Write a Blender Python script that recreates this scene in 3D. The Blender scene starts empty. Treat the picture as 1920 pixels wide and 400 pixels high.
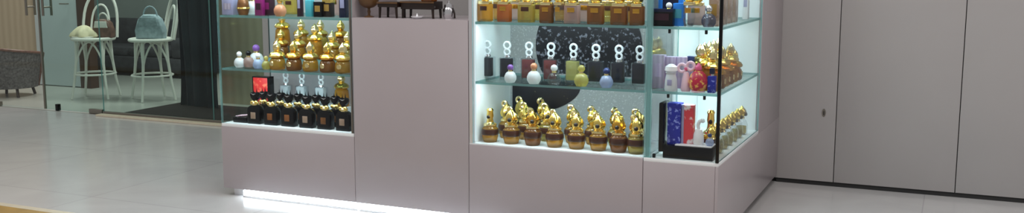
import bpy, bmesh, math, random
from math import sin, cos, tan, pi, radians
from mathutils import Vector, Matrix
random.seed(7)
S = bpy.context.scene
COL = S.collection

# ------------------------------------------------------------------ camera
FOC, PITCH, YAW, EYE = 1850.0, radians(8.15), radians(24.2), 1.45
cd = bpy.data.cameras.new('camera'); cam = bpy.data.objects.new('camera', cd); COL.objects.link(cam)
cd.sensor_width = 36.0; cd.lens = 36.0 * FOC / 1920.0; cd.clip_start = 0.05
cam.location = (0, 0, EYE); cam.rotation_euler = (pi / 2 - PITCH, 0, YAW)
S.camera = cam
S.view_settings.view_transform = 'Standard'; S.view_settings.look = 'None'
S.view_settings.gamma = 1.0; S.view_settings.use_curve_mapping = False
S.view_settings.exposure = -0.09

def wx(px, y, z=0.7):
    """world x on the vertical plane at depth y of what the photo shows at column px (height z)"""
    lo, hi = -14.0, 6.0
    for _ in range(50):
        m = (lo + hi) / 2
        r = m * cos(YAW) + y * sin(YAW)
        fw = (-m * sin(YAW) + y * cos(YAW)) * cos(PITCH) - (z - EYE) * sin(PITCH)
        if 960 + FOC * r / fw < px: lo = m
        else: hi = m
    return (lo + hi) / 2

# ------------------------------------------------------------------ materials
def nodes(name):
    m = bpy.data.materials.new(name); m.use_nodes = True
    nt = m.node_tree; nt.nodes.clear()
    o = nt.nodes.new('ShaderNodeOutputMaterial')
    return m, nt, o
def N(nt, kind, **kw):
    n = nt.nodes.new(kind)
    for k, v in kw.items():
        if k in n.inputs: n.inputs[k].default_value = v
        else: setattr(n, k, v)
    return n
def c4(c): return (c[0], c[1], c[2], 1)
def solid(name, col, rough=.5, metal=0., coat=0., noise=0., nscale=20., bump=0., spec=.5, emit=None, estr=0.):
    m, nt, o = nodes(name)
    b = N(nt, 'ShaderNodeBsdfPrincipled')
    b.inputs['Base Color'].default_value = c4(col); b.inputs['Roughness'].default_value = rough
    b.inputs['Metallic'].default_value = metal; b.inputs['Coat Weight'].default_value = coat
    b.inputs['Specular IOR Level'].default_value = spec
    if emit: b.inputs['Emission Color'].default_value = c4(emit); b.inputs['Emission Strength'].default_value = estr
    tc = N(nt, 'ShaderNodeTexCoord'); nz = N(nt, 'ShaderNodeTexNoise'); nz.inputs['Scale'].default_value = nscale
    nz.inputs['Detail'].default_value = 4
    nt.links.new(tc.outputs['Object'], nz.inputs['Vector'])
    if noise:
        r = N(nt, 'ShaderNodeValToRGB')
        r.color_ramp.elements[0].color = c4([v * (1 - noise) for v in col]); r.color_ramp.elements[1].color = c4([min(1, v * (1 + noise)) for v in col])
        r.color_ramp.elements[0].position = .3; r.color_ramp.elements[1].position = .7
        nt.links.new(nz.outputs['Fac'], r.inputs['Fac']); nt.links.new(r.outputs['Color'], b.inputs['Base Color'])
    if bump:
        bp = N(nt, 'ShaderNodeBump'); bp.inputs['Strength'].default_value = bump; bp.inputs['Distance'].default_value = .01
        nt.links.new(nz.outputs['Fac'], bp.inputs['Height']); nt.links.new(bp.outputs['Normal'], b.inputs['Normal'])
    nt.links.new(b.outputs['BSDF'], o.inputs['Surface'])
    return m
def glass(name, tint=(.95, .98, .97), refl=.06, rough=.02, haze=0., hazecol=(1, 1, 1)):
    """thin sheet glass: clear tinted transmission, a fresnel-like gloss, an optional milky share"""
    m, nt, o = nodes(name)
    t = N(nt, 'ShaderNodeBsdfTransparent'); t.inputs['Color'].default_value = c4(tint)
    g = N(nt, 'ShaderNodeBsdfGlossy'); g.inputs['Roughness'].default_value = rough
    lw = N(nt, 'ShaderNodeLayerWeight'); lw.inputs['Blend'].default_value = .12
    ma = N(nt, 'ShaderNodeMath', operation='MULTIPLY_ADD'); ma.inputs[1].default_value = .4; ma.inputs[2].default_value = refl
    nt.links.new(lw.outputs['Fresnel'], ma.inputs[0])
    mx = N(nt, 'ShaderNodeMixShader'); nt.links.new(ma.outputs[0], mx.inputs[0])
    nt.links.new(t.outputs[0], mx.inputs[1]); nt.links.new(g.outputs[0], mx.inputs[2])
    out = mx
    if haze:
        d = N(nt, 'ShaderNodeBsdfDiffuse'); d.inputs['Color'].default_value = c4(hazecol)
        m2 = N(nt, 'ShaderNodeMixShader'); m2.inputs[0].default_value = haze
        nt.links.new(mx.outputs[0], m2.inputs[1]); nt.links.new(d.outputs[0], m2.inputs[2]); out = m2
    nt.links.new(out.outputs[0], o.inputs['Surface'])
    return m
def emit(name, col, s):
    m, nt, o = nodes(name); e = N(nt, 'ShaderNodeEmission'); e.inputs['Color'].default_value = c4(col); e.inputs['Strength'].default_value = s
    nt.links.new(e.outputs[0], o.inputs['Surface']); return m

def tile_floor():
    m, nt, o = nodes('polished_floor_tiles')
    tc = N(nt, 'ShaderNodeTexCoord'); mp = N(nt, 'ShaderNodeMapping'); mp.inputs['Location'].default_value = (.12, .33, 0)
    nt.links.new(tc.outputs['Object'], mp.inputs['Vector'])
    br = N(nt, 'ShaderNodeTexBrick'); br.offset = 0.0
    br.inputs['Scale'].default_value = 1.0; br.inputs['Brick Width'].default_value = 1.2; br.inputs['Row Height'].default_value = 1.2
    br.inputs['Mortar Size'].default_value = .004; br.inputs['Mortar Smooth'].default_value = .3
    br.inputs['Color1'].default_value = c4((.60, .585, .58)); br.inputs['Color2'].default_value = c4((.57, .56, .555)); br.inputs['Mortar'].default_value = c4((.47, .46, .46))
    nt.links.new(mp.outputs[0], br.inputs['Vector'])
    nz = N(nt, 'ShaderNodeTexNoise'); nz.inputs['Scale'].default_value = 1.6; nz.inputs['Detail'].default_value = 6; nz.inputs['Distortion'].default_value = 1.5
    nt.links.new(tc.outputs['Object'], nz.inputs['Vector'])
    rp = N(nt, 'ShaderNodeValToRGB'); rp.color_ramp.elements[0].position = .3; rp.color_ramp.elements[1].position = .7
    rp.color_ramp.elements[0].color = (.9, .9, .9, 1); rp.color_ramp.elements[1].color = (1, 1, 1, 1)
    nt.links.new(nz.outputs['Fac'], rp.inputs['Fac'])
    mu = N(nt, 'ShaderNodeMix', data_type='RGBA', blend_type='MULTIPLY'); mu.inputs[0].default_value = 1
    nt.links.new(br.outputs['Color'], mu.inputs[6]); nt.links.new(rp.outputs['Color'], mu.inputs[7])
    b = N(nt, 'ShaderNodeBsdfPrincipled'); b.inputs['Roughness'].default_value = .16
    nt.links.new(mu.outputs[2], b.inputs['Base Color']); nt.links.new(b.outputs[0], o.inputs['Surface'])
    return m
def speckle(name, base, dots, scale=90., amount=.62):
    m, nt, o = nodes(name)
    tc = N(nt, 'ShaderNodeTexCoord'); v = N(nt, 'ShaderNodeTexNoise'); v.inputs['Scale'].default_value = scale; v.inputs['Detail'].default_value = 2
    nt.links.new(tc.outputs['Object'], v.inputs['Vector'])
    r = N(nt, 'ShaderNodeValToRGB'); r.color_ramp.elements[0].position = amount; r.color_ramp.elements[1].position = amount + .1
    r.color_ramp.elements[0].color = c4(base); r.color_ramp.elements[1].color = c4(dots)
    nt.links.new(v.outputs['Fac'], r.inputs['Fac'])
    b = N(nt, 'ShaderNodeBsdfPrincipled'); b.inputs['Roughness'].default_value = .35
    nt.links.new(r.outputs['Color'], b.inputs['Base Color']); nt.links.new(b.outputs[0], o.inputs['Surface'])
    return m
def striped(name, c1, c2, scale=6., rough=.6):
    m, nt, o = nodes(name)
    tc = N(nt, 'ShaderNodeTexCoord'); w = N(nt, 'ShaderNodeTexWave'); w.inputs['Scale'].default_value = scale; w.inputs['Distortion'].default_value = 1.2
    nt.links.new(tc.outputs['Object'], w.inputs['Vector'])
    r = N(nt, 'ShaderNodeValToRGB'); r.color_ramp.elements[0].color = c4(c1); r.color_ramp.elements[1].color = c4(c2)
    nt.links.new(w.outputs['Fac'], r.inputs['Fac'])
    b = N(nt, 'ShaderNodeBsdfPrincipled'); b.inputs['Roughness'].default_value = rough
    nt.links.new(r.outputs['Color'], b.inputs['Base Color']); nt.links.new(b.outputs[0], o.inputs['Surface'])
    return m

M = {}
M['floor'] = tile_floor()
M['panel'] = solid('lilac_grey_laminate', (.42, .375, .39), .28, noise=.015, nscale=3)
M['wallpanel'] = solid('grey_white_wall_laminate', (.425, .405, .40), .34, noise=.02, nscale=2)
M['white'] = solid('white_acrylic', (.86, .89, .90), .35)
M['greyback'] = solid('grey_backing', (.40, .39, .40), .45, noise=.05)
M['sparkback'] = speckle('grey_glitter_print', (.38, .38, .39), (.56, .57, .58), 130, .58)
M['darkprint'] = speckle('black_star_print', (.005, .005, .010), (.24, .24, .30), 48, .57)
M['navyprint'] = speckle('navy_black_print', (.005, .005, .013), (.4, .33, .15), 60, .70)
M['glass'] = glass('clear_sheet_glass', (.975, .99, .985), .008)
M['lowglass'] = glass('low_reflection_glass', (.97, .985, .98), .0, haze=0.)
M['shelf'] = glass('shelf_glass', (.90, .97, .95), .06)
M['edge'] = glass('green_glass_edge', (.42, .72, .70), .08, .1, .45, (.28, .52, .52))
M['shopglass'] = glass('green_tinted_door_glass', (.80, .90, .87), .025)
M['clearglass'] = glass('clear_door_glass', (.93, .95, .93), .03)
M['black'] = solid('black_gloss', (.003, .003, .004), .22, spec=.3)
M['blackmatte'] = solid('black_matte', (.012, .012, .013), .55)
M['charcoal'] = solid('dark_shadow_gap_rubber', (.02, .02, .02), .7)
M['alu'] = solid('brushed_aluminium', (.72, .72, .74), .3, .7)
M['steel'] = solid('dark_bronze_metal', (.22, .20, .17), .35, .6)
M['gold'] = solid('polished_gold', (1.0, .68, .18), .22, 1, noise=.1, nscale=60)
M['goldpale'] = solid('pale_gold', (1.0, .82, .42), .22, 1)
M['golddeep'] = solid('deep_gold', (.78, .42, .07), .24, 1)
M['amber'] = glass('amber_liquid_glass', (.90, .58, .15), .10, .03, .28, (.66, .35, .04))
M['brown'] = glass('brown_liquid_glass', (.62, .30, .08), .09, .03, .35, (.34, .14, .03))
M['maroon'] = solid('dark_brown_label', (.055, .016, .008), .3)
M['olive'] = glass('olive_liquid_glass', (.84, .72, .30), .09, .03, .3, (.60, .46, .10))
M['orange'] = glass('orange_liquid_glass', (.80, .36, .12), .08, .03, .35, (.65, .22, .06))
M['pinkglass'] = glass('pale_pink_glass', (.85, .70, .66), .08, .03, .35, (.60, .42, .38))
M['yellowglass'] = glass('yellow_liquid_glass', (.92, .88, .45), .08, .03, .3, (.8, .75, .25))
M['crystal'] = glass('clear_crystal', (.95, .98, .985), .05, .03, .012, (.9, .95, 1))
M['frost'] = glass('frosted_crystal', (.9, .95, .96), .14, .1, .6, (.92, .96, .98))
M['smoke'] = glass('smoky_glass', (.55, .55, .62), .1, .03, .3, (.2, .2, .28))
M['core'] = solid('dark_liquid', (.004, .004, .010), .25, spec=.2)
M['wine'] = solid('wine_red_core', (.13, .02, .02), .25)
M['purple'] = solid('purple_plastic', (.22, .09, .38), .3)
M['blueglass'] = glass('pale_blue_glass', (.70, .80, .95), .1, .03, .4, (.55, .65, .9))
M['red'] = speckle('red_printed_card', (.75, .03, .03), (.95, .22, .12), 26, .6)
M['lavender'] = solid('lavender_card', (.36, .36, .56), .5, noise=.1)
M['lilac'] = striped('lilac_striped_card', (.46, .37, .56), (.62, .53, .70), 14)
M['mauve'] = striped('mauve_striped_card', (.38, .33, .44), (.52, .46, .58), 12)
M['magenta'] = solid('magenta_card', (.22, .010, .12), .4, noise=.15)
M['plum'] = solid('plum_card', (.03, .003, .013), .4)
M['peach'] = solid('peach_lacquer', (.62, .27, .14), .25)
M['turq'] = glass('turquoise_glass', (.3, .75, .8), .1, .03, .55, (.12, .58, .68))
M['bronze'] = solid('bronze_lacquer', (.20, .08, .025), .3, .3, noise=.3, nscale=40)
M['blue'] = solid('bright_blue_card', (.015, .22, .78), .35, noise=.1)
M['navy'] = solid('navy_lacquer', (.005, .008, .04), .25)
M['royal'] = speckle('royal_blue_velvet_print', (.012, .022, .36), (.28, .34, .85), 55, .56)
M['redwhite'] = speckle('red_white_print', (.75, .06, .08), (.9, .8, .8), 26, .55)
M['porcelain'] = solid('white_porcelain', (.88, .89, .92), .2)
M['rose'] = solid('rose_lacquer', (.75, .12, .28), .25)
M['redgold'] = speckle('red_gold_pattern', (.50, .02, .06), (.85, .5, .12), 45, .52)
M['palepink'] = solid('pale_pink_ribbon', (.88, .62, .74), .45)
M['tancard'] = speckle('tan_rose_card', (.36, .24, .17), (.62, .48, .42), 22, .5)
M['wood'] = solid('dark_brown_wood', (.016, .007, .004), .35, noise=.3, nscale=14)
M['woodmid'] = solid('brown_turned_wood', (.12, .058, .02), .35, noise=.3, nscale=14)
M['silver'] = solid('silver', (.8, .8, .82), .2, 1)
M['led'] = emit('led_diffuser', (.80, .94, 1.0), 16.0)
M['ledcase'] = emit('case_led_diffuser', (.80, .94, 1.0), .9)
M['goldfloor'] = solid('golden_inlay', (.40, .235, .05), .3, noise=.2, nscale=8)
M['cream'] = solid('cream_inlay', (.66, .58, .44), .3, noise=.05)
M['beige'] = striped('beige_wall_panelling', (.50, .40, .27), (.57, .465, .32), 3.0)
M['paleblue'] = solid('pale_blue_white_door', (.55, .62, .63), .4)
M['browndoor'] = solid('red_brown_frame', (.07, .028, .014), .45)
M['greengrey'] = solid('green_grey_wall', (.23, .26, .25), .6, noise=.1, nscale=2)
M['shopfloor'] = solid('shop_floor_vinyl', (.36, .36, .33), .3, noise=.08, nscale=2)
M['chairwhite'] = solid('white_painted_bentwood', (.74, .72, .67), .35)
M['navycloth'] = solid('dark_navy_cloth', (.009, .020, .036), .40, noise=.3, nscale=3, spec=.7)
M['mat'] = solid('dark_floor_reflection', (.018, .012, .011), .8, noise=.2, spec=.15)  # dark tone standing in for the curtain mirrored in the shop floor
M['wicker'] = solid('grey_wicker', (.20, .20, .20), .6, noise=.45, nscale=45, bump=.8)
M['sofa'] = solid('dark_grey_upholstery', (.035, .034, .04), .7, noise=.4, nscale=12)
M['creamcloth'] = solid('cream_cloth', (.62, .54, .36), .7, noise=.12, nscale=20)
M['furbrown'] = solid('brown_leather', (.14, .065, .045), .5, noise=.4, nscale=22)
M['bluebag'] = solid('pale_blue_quilting', (.28, .36, .40), .6, noise=.25, nscale=22, bump=.5)
M['darkblue'] = solid('dark_blue_cap', (.02, .04, .16), .3)

# ------------------------------------------------------------------ mesh helpers
class MB:
    def __init__(s): s.b = bmesh.new()
    def box(s, x0, x1, y0, y1, z0, z1, bev=0., mi=0, edge_mi=None):
        g = bmesh.ops.create_cube(s.b, size=1)
        vs = g['verts']
        for v in vs:
            v.co = Vector(((x0 + x1) / 2 + v.co.x * (x1 - x0), (y0 + y1) / 2 + v.co.y * (y1 - y0), (z0 + z1) / 2 + v.co.z * (z1 - z0)))
        fs = list({f for v in vs for f in v.link_faces})
        if edge_mi is not None:
            amax = max(f.calc_area() for f in fs)
            for f in fs: f.material_index = mi if f.calc_area() > amax * .8 else edge_mi
        else:
            for f in fs: f.material_index = mi
        if bev:
            es = list({e for v in vs for e in v.link_edges})
            bmesh.ops.bevel(s.b, geom=es, offset=bev, segments=2, affect='EDGES', profile=.5)
        return s
    def lathe(s, prof, seg=20, c=(0, 0, 0), lobes=0, amp=0., twist=0., sx=1., sy=1.):
        rings = []
        for r, z in prof:
            if r < 1e-5: rings.append([s.b.verts.new((c[0], c[1], c[2] + z))]); continue
            ring = []
            for i in range(seg):
                a = 2 * pi * i / seg
                k = 1 + (amp * cos(lobes * a + twist * z) if lobes else 0)
                ring.append(s.b.verts.new((c[0] + r * k * cos(a) * sx, c[1] + r * k * sin(a) * sy, c[2] + z)))
            rings.append(ring)
        for A, B in zip(rings, rings[1:]):
            if len(A) == 1 and len(B) == 1: continue
            for i in range(seg):
                j = (i + 1) % seg
                if len(A) == 1: s.b.faces.new((A[0], B[j], B[i]))
                elif len(B) == 1: s.b.faces.new((A[i], A[j], B[0]))
                else: s.b.faces.new((A[i], A[j], B[j], B[i]))
        if len(rings[0]) > 1: s.b.faces.new(rings[0][::-1])
        if len(rings[-1]) > 1: s.b.faces.new(rings[-1])
        return s
    def sphere(s, c, r, seg=14, sx=1., sy=1., sz=1.):
        n = 8
        return s.lathe([(r * sin(pi * i / n), -r * sz * cos(pi * i / n)) for i in range(n + 1)], seg, c, sx=sx, sy=sy)
    def tube(s, pts, r, seg=8, closed=False, r1=None):
        P = [Vector(p) for p in pts]; n = len(P)
        rings = []; up = Vector((0, 0, 1)); prev = None
        for i in range(n):
            if closed: t = (P[(i + 1) % n] - P[i - 1])
            else: t = P[min(i + 1, n - 1)] - P[max(i - 1, 0)]
            t.normalize()
            if prev is None:
                a = up if abs(t.z) < .9 else Vector((1, 0, 0)); u = t.cross(a).normalized()
            else:
                u = (prev - t * prev.dot(t)).normalized()
            prev = u; w = t.cross(u)
            rr = r if r1 is None else r + (r1 - r) * i / (n - 1)
            rings.append([s.b.verts.new(P[i] + (u * cos(2 * pi * k / seg) + w * sin(2 * pi * k / seg)) * rr) for k in range(seg)])
        m = n if closed else n - 1
        for i in range(m):
            A, B = rings[i], rings[(i + 1) % n]
            for k in range(seg):
                j = (k + 1) % seg; s.b.faces.new((A[k], A[j], B[j], B[k]))
        if not closed: s.b.faces.new(rings[0][::-1]); s.b.faces.new(rings[-1])
        return s
    def ring(s, c, R, r, axis='y', n=18, seg=8, sz=1.):
        if axis == 'y': pts = [(c[0] + R * cos(2 * pi * i / n), c[1], c[2] + R * sz * sin(2 * pi * i / n)) for i in range(n)]
        else: pts = [(c[0] + R * cos(2 * pi * i / n), c[1] + R * sin(2 * pi * i / n), c[2]) for i in range(n)]
        return s.tube(pts, r, seg, True)
    def prism(s, outline, y0, y1, bev=0.):
        """outline of (x, z) points, extruded along y"""
        A = [s.b.verts.new((x, y0, z)) for x, z in outline]; B = [s.b.verts.new((x, y1, z)) for x, z in outline]
        n = len(A); fs = [s.b.faces.new(A), s.b.faces.new(B[::-1])]
        for i in range(n): fs.append(s.b.faces.new((A[i], B[i], B[(i + 1) % n], A[(i + 1) % n])))
        if bev:
            es = list(fs[0].edges) + list(fs[1].edges)
            bmesh.ops.bevel(s.b, geom=es, offset=bev, segments=2, affect='EDGES', profile=.5)
        return s
    def mesh(s, name, mats, smooth=40):
        bmesh.ops.recalc_face_normals(s.b, faces=s.b.faces[:])
        me = bpy.data.meshes.new(name); s.b.to_mesh(me); s.b.free()
        for m in (mats if isinstance(mats, (list, tuple)) else [mats]): me.materials.append(M[m] if isinstance(m, str) else m)
        if smooth:
            me.shade_smooth(); me.set_sharp_from_angle(angle=radians(smooth))
        return me
def link(name, me, parent=None):
    o = bpy.data.objects.new(name, me); COL.objects.link(o)
    if parent: o.parent = parent
    return o
def thing(name, label, cat, loc=(0, 0, 0), rz=0., group=None):
    o = bpy.data.objects.new(name, None); COL.objects.link(o); o.empty_display_size = .05
    o.location = loc; o.rotation_euler = (0, 0, rz); o['label'] = label; o['category'] = cat
    if group: o['group'] = group
    return o
def part(name, mb, mats, parent, smooth=40, label=None):
    o = link(name, mb.mesh(name, mats, smooth), parent)
    if label: o['label'] = label
    return o
def struct(name, mb, mats, parent=None, smooth=0):
    o = link(name, mb.mesh(name, mats, smooth), parent)
    if parent is None: o['kind'] = 'structure'
    return o
# prototypes: list of (part name, mesh); placed by linking objects on the shared meshes
PROTO = {}
def proto(key, parts): PROTO[key] = [(n, mb.mesh(n, mats)) for n, mb, mats in parts]
def place(key, name, label, cat, x, y, z, rz=0., group=None, sc=1., scz=None):
    t = thing(name, label, cat, (x, y, z), rz, group)
    t.scale = (sc, sc, sc if scz is None else scz)
    for n, me in PROTO[key]: link(n, me, t)
    return t
ORD = ['first', 'second', 'third', 'fourth', 'fifth', 'sixth', 'seventh', 'eighth', 'ninth', 'tenth']

# ================================================================== SETTING
YW, YS, YF = 6.688, 7.08, 4.85          # right wall, shop front, kiosk front
XL, XA, XB, XC, XR = -4.19, -3.20, -2.445, -1.437, -1.046   # kiosk seams
ZB, ZM, ZT, ZU = .466, .814, 1.144, 1.474     # display floor, shelves
YB, YE = 5.35, 5.95
struct('floor', MB().box(-13, 4.2, .3, YS - .03, -.1, 0), 'floor')
f2 = struct('floor_shop', MB().box(-13, -4.4, YS - .03, 11, -.1, 0.001), 'shopfloor')
struct('trim_floor_inlay_gold', MB().box(-13, 4.2, 3.62, 4.06, -.004, .004), 'goldfloor')
struct('trim_floor_inlay_cream', MB().box(-13, 4.2, 4.06, 4.115, -.004, .004), 'cream')
# right wall of flat panels with hairline seams, dark gap under them
wallr = struct('wall_right', MB().box(-5.3, 4.2, YW + .03, YW + .12, 0, 3.1), 'charcoal')
s1, s2 = wx(1571, YW, .7), wx(1803, YW, .7)
xs = [-5.3, -1.6, s1, s2, s2 + (s2 - s1), 4.2]
for a, b in zip(xs, xs[1:]):
    part('panel', MB().box(a + .0025, b - .0025, YW, YW + .03, .03, 3.1, .0012), 'wallpanel', wallr, 30)
struct('baseboard_right', MB().box(-1.05, 4.2, YW + .008, YW + .03, 0, .03), 'charcoal')
struct('wall_return', MB().box(-5.3, -5.2, YW + .12, YS + .1, 0, 3.1), 'wallpanel')
kp = part('keyhole_plate', MB().lathe([(0, 0), (.012, 0), (.012, .004), (0, .004)], 16, sy=2.2), 'steel', wallr)
kp.rotation_euler = (pi / 2, 0, 0); kp.location = (wx(1545, YW, .5), YW, .49)
part('keyway', MB().box(-.003, .003, -.014, .012, .003, .0055, .001), 'blackmatte', kp)

# shop behind the glass
struct('wall_back', MB().box(-13, -4.4, 10.6, 10.7, 0, 3.1), 'greengrey')
struct('wall_left', MB().box(-13, -10.2, 8.6, 8.7, 0, 3.1), 'beige')
struct('wall_inner', MB().box(-7.05, -4.5, 8.2, 8.3, 0, 3.1), 'beige')
struct('baseboard_left', MB().box(-13, -10.2, 8.58, 8.6, 0, .09), 'cream')
d3 = struct('door_3', MB().box(-10.19, -9.47, 8.56, 8.62, .01, 2.3, .004), 'paleblue')
part('door_frame', MB().box(-9.47, -9.30, 8.54, 8.66, 0, 2.4, .004), 'browndoor', d3)
part('door_handle', MB().tube([(-9.6, 8.55, 1.0), (-9.6, 8.51, 1.0), (-9.7, 8.51, 1.0)], .008), 'steel', d3)

# storefront glass
xe0, xe1 = -8.36, -7.56
def leaf(name, x0, x1, mat, hx, hinge):
    d = struct(name, MB().box(x0, x1, YS - .006, YS + .006, .012, 2.6, mi=0, edge_mi=1), [mat, 'edge'])
    h = MB()
    for s in (-1, 1):
        h.tube([(hx, YS + s * .05, .955), (hx, YS + s * .05, 1.32), (hx, YS + s * .05, 1.62)], .012, 10)
    for z in (1.04, 1.54): h.tube([(hx, YS - .05, z), (hx, YS + .05, z)], .009, 8)
    part('pull_handle', h, 'steel', d)
    part('patch_fitting', MB().box(hinge - .085, hinge + .085, YS - .018, YS + .018, .004, .05, .003), 'steel', d)
    return d
l1 = leaf('door_1', -9.17, xe0 - .004, 'clearglass', xe0 - .115, -9.08)
l2 = leaf('door_2', xe0 + .004, xe1 - .004, 'shopglass', xe0 + .115, xe1 - .1)
part('seal', MB().box(xe0 - .006, xe0 + .012, YS - .01, YS + .01, .012, 2.6), 'steel', l2)
part('floor_lock', MB().box(-8.20, -8.165, YS - .02, YS + .02, .004, .07, .003), 'black', l2)
w1 = struct('window_1', MB().box(xe1, -6.2, YS - .006, YS + .006, .03, 2.6, mi=0, edge_mi=1), ['shopglass', 'edge'])
part('floor_channel', MB().box(xe1, -5.3, YS - .018, YS + .018, .0, .035, .002), 'steel', w1)
w2 = struct('window_2', MB().box(-6.195, -5.3, YS - .006, YS + .006, .03, 2.6, mi=0, edge_mi=1), ['shopglass', 'edge'])
struct('trim_sill', MB().box(xe1, -5.2, YS - .11, YS - .03, 0, .018, .003), 'cream')

# ---- painted floor reflection, curtain, sofa, tub chair
m = thing('floor_reflection', 'dark brown sheet imitating the reflection of the navy curtain on the shop floor', 'mat', (-6.6, 7.66, 0.001))  # thin dark sheet painted in place of the curtain's floor reflection
part('reflection_sheet', MB().box(-.85, .62, -.42, .36, 0, .010, .004), 'mat', m)
part('border', MB().box(-.87, .64, -.44, .38, 0, .006, .002), 'blackmatte', m)
def curtain():
    t = thing('navy_curtain', 'dark navy floor-length curtain hanging inside the shop window', 'curtain', (-7.045, 7.86, .012))
    b = MB(); nx, nz = 90, 22; W = .58; rows = []
    for j in range(nz + 1):
        z = 2.6 * j / nz; row = []
        for i in range(nx + 1):
            u = i / nx; x = (u - .5) * W
            gather = 1 - .10 * math.exp(-((z - .25) / .5) ** 2)
            y = .05 * sin(u * 24 + .5 * sin(z * 1.7)) * (.55 + .45 * sin(u * 9 + 1)) + .03 * sin(u * 11 + z * .8)
            row.append(b.b.verts.new((x * gather, y, z)))
        rows.append(row)
    for j in range(nz):
        for i in range(nx): b.b.faces.new((rows[j][i], rows[j][i + 1], rows[j + 1][i + 1], rows[j + 1][i]))
    bmesh.ops.solidify(b.b, geom=b.b.faces[:], thickness=.006)
    part('cloth', b, 'navycloth', t, 60)
    part('rail', MB().tube([(-.31, 0, 2.61), (.31, 0, 2.61)], .014), 'steel', t)
    return t
curtain()
def sofa():
    t = thing('dark_sofa', 'dark grey low sofa at the back of the shop behind the white chairs', 'sofa', (-9.95, 10.1, .001))
    part('base', MB().box(-.95, .95, -.36, .36, .06, .26, .03), 'sofa', t)
    part('backrest', MB().box(-.95, .95, .2, .4, .26, .72, .05), 'sofa', t)
    for s in (-1, 1):
        part('armrest', MB().box(s * .85 - .1, s * .85 + .1, -.36, .3, .26, .52, .04), 'sofa', t)
        part('seat_cushion', MB().box(s * .37 - .365, s * .37 + .365, -.34, .2, .26, .38, .04), 'sofa', t)
    for sx in (-.85, .85):
        for sy in (-.3, .3): part('leg', MB().lathe([(.02, 0), (.028, .07)], 10, (sx, sy, 0)), 'black', t)
sofa()
def tub():
    t = thing('tub_chair', 'grey woven tub chair with a brown rim beside the glass door', 'chair', (-9.62, 7.72, .001), radians(200))
    b = MB(); n = 28; R0, R1 = .27, .34; rows = []
    for j in range(7):
        z = .10 + j / 6 * .46; row = []
        for i in range(n + 1):
            a = radians(-125) + radians(250) * i / n
            top = z if j < 6 else z - .10 * abs(i / n - .5) * 2
            r = R0 + (R1 - R0) * (j / 6)
            row.append(b.b.verts.new((r * sin(a), r * cos(a), top)))
        rows.append(row)
    for j in range(6):
        for i in range(n): b.b.faces.new((rows[j][i], rows[j][i + 1], rows[j + 1][i + 1], rows[j + 1][i]))
    rim = [v.co.copy() for v in rows[-1]] ; rim = [rows[0][0].co.copy()] + rim + [rows[0][-1].co.copy()]
    bmesh.ops.solidify(b.b, geom=b.b.faces[:], thickness=.03)
    part('shell', b, 'wicker', t, 60)
    part('rim', MB().tube(rim, .016), 'furbrown', t, label='brown rim of the tub chair')
    part('seat', MB().lathe([(0, .26), (.25, .26), (.26, .30), (.24, .35), (0, .36)], 24), 'sofa', t)
    part('base', MB().lathe([(.24, .1), (.26, .26)], 24), 'wicker', t)
    for a in (45, 135, 225, 315):
        part('leg', MB().tube([(.21 * sin(radians(a)), .21 * cos(radians(a)), .11), (.24 * sin(radians(a)), .24 * cos(radians(a)), 0.002)], .016), 'wood', t)
tub()

# ---- white bentwood counter chairs
def bentwood(label, x, y, rz):
    t = thing('bentwood_chair', label, 'chair', (x, y, .001), rz, 'white bentwood chairs in the shop')
    H, R = .655, .215
    part('seat', MB().lathe([(0, H - .012), (R - .03, H - .012), (R - .012, H + .008), (0, H + .010)], 28), 'chairwhite', t)
    part('seat_ring', MB().ring((0, 0, H), R, .019, 'z', 28), 'chairwhite', t)
    feet = []
    for a in (42, 138, 222, 318):
        ca, sa = cos(radians(a)), sin(radians(a))
        part('leg', MB().tube([(.185 * ca, .185 * sa, H - .01), (.195 * ca, .195 * sa, .42), (.225 * ca, .225 * sa, .2), (.265 * ca, .265 * sa, .002)], .018, r1=.013), 'chairwhite', t)
        feet.append((ca, sa))
    for i in range(4):
        (c0, s0), (c1, s1_) = feet[i], feet[(i + 1) % 4]
        pts = []
        for q in range(13):
            u = q / 12; r = .205 - .02 * sin(pi * u)
            x_, y_ = c0 + (c1 - c0) * u, s0 + (s1_ - s0) * u
            pts.append((x_ * r, y_ * r, .36 + (H - .03 - .36) * sin(pi * u) ** .7))
        part('arch_brace', MB().tube(pts, .011), 'chairwhite', t)
    part('foot_ring', MB().ring((0, 0, .27), .212, .011, 'z', 28), 'chairwhite', t)
    def hoop(w, h, r):
        pts = []
        for q in range(21):
            u = q / 20; a = pi * u
            xx = -w * cos(a) * (1 if True else 0)
            zz = H + h * (sin(a) ** .55)
            yy = .19 + .10 * (zz - H) / .48 - .04 * abs(cos(a)) * 0
            pts.append((xx, yy, zz))
        return MB().tube(pts, r)
    part('back_hoop', hoop(.19, .50, .016), 'chairwhite', t)
    part('inner_hoop', hoop(.10, .36, .012), 'chairwhite', t)
    return t
bentwood('white bentwood counter chair with a cream cloth and brown bag on it', -8.62, 7.98, radians(25))
bentwood('white bentwood counter chair with a pale blue bag, next to the navy curtain', -7.93, 8.12, radians(-30))
def cloth_on_seat():
    t = thing('cream_cloth', 'cream crumpled cloth lying on the left white bentwood chair', 'cloth', (-8.66, 7.90, .668), radians(15))
    b = MB().lathe([(0, 0), (.10, 0), (.125, .02), (.115, .05), (.085, .085), (.05, .12), (.02, .135), (0, .138)], 30, lobes=5, amp=.14, twist=9, sx=1.15)
    part('folds', b, 'creamcloth', t, 60)
    part('hem', MB().ring((0, 0, .012), .128, .006, 'z', 26), 'chairwhite', t)
cloth_on_seat()
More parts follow.
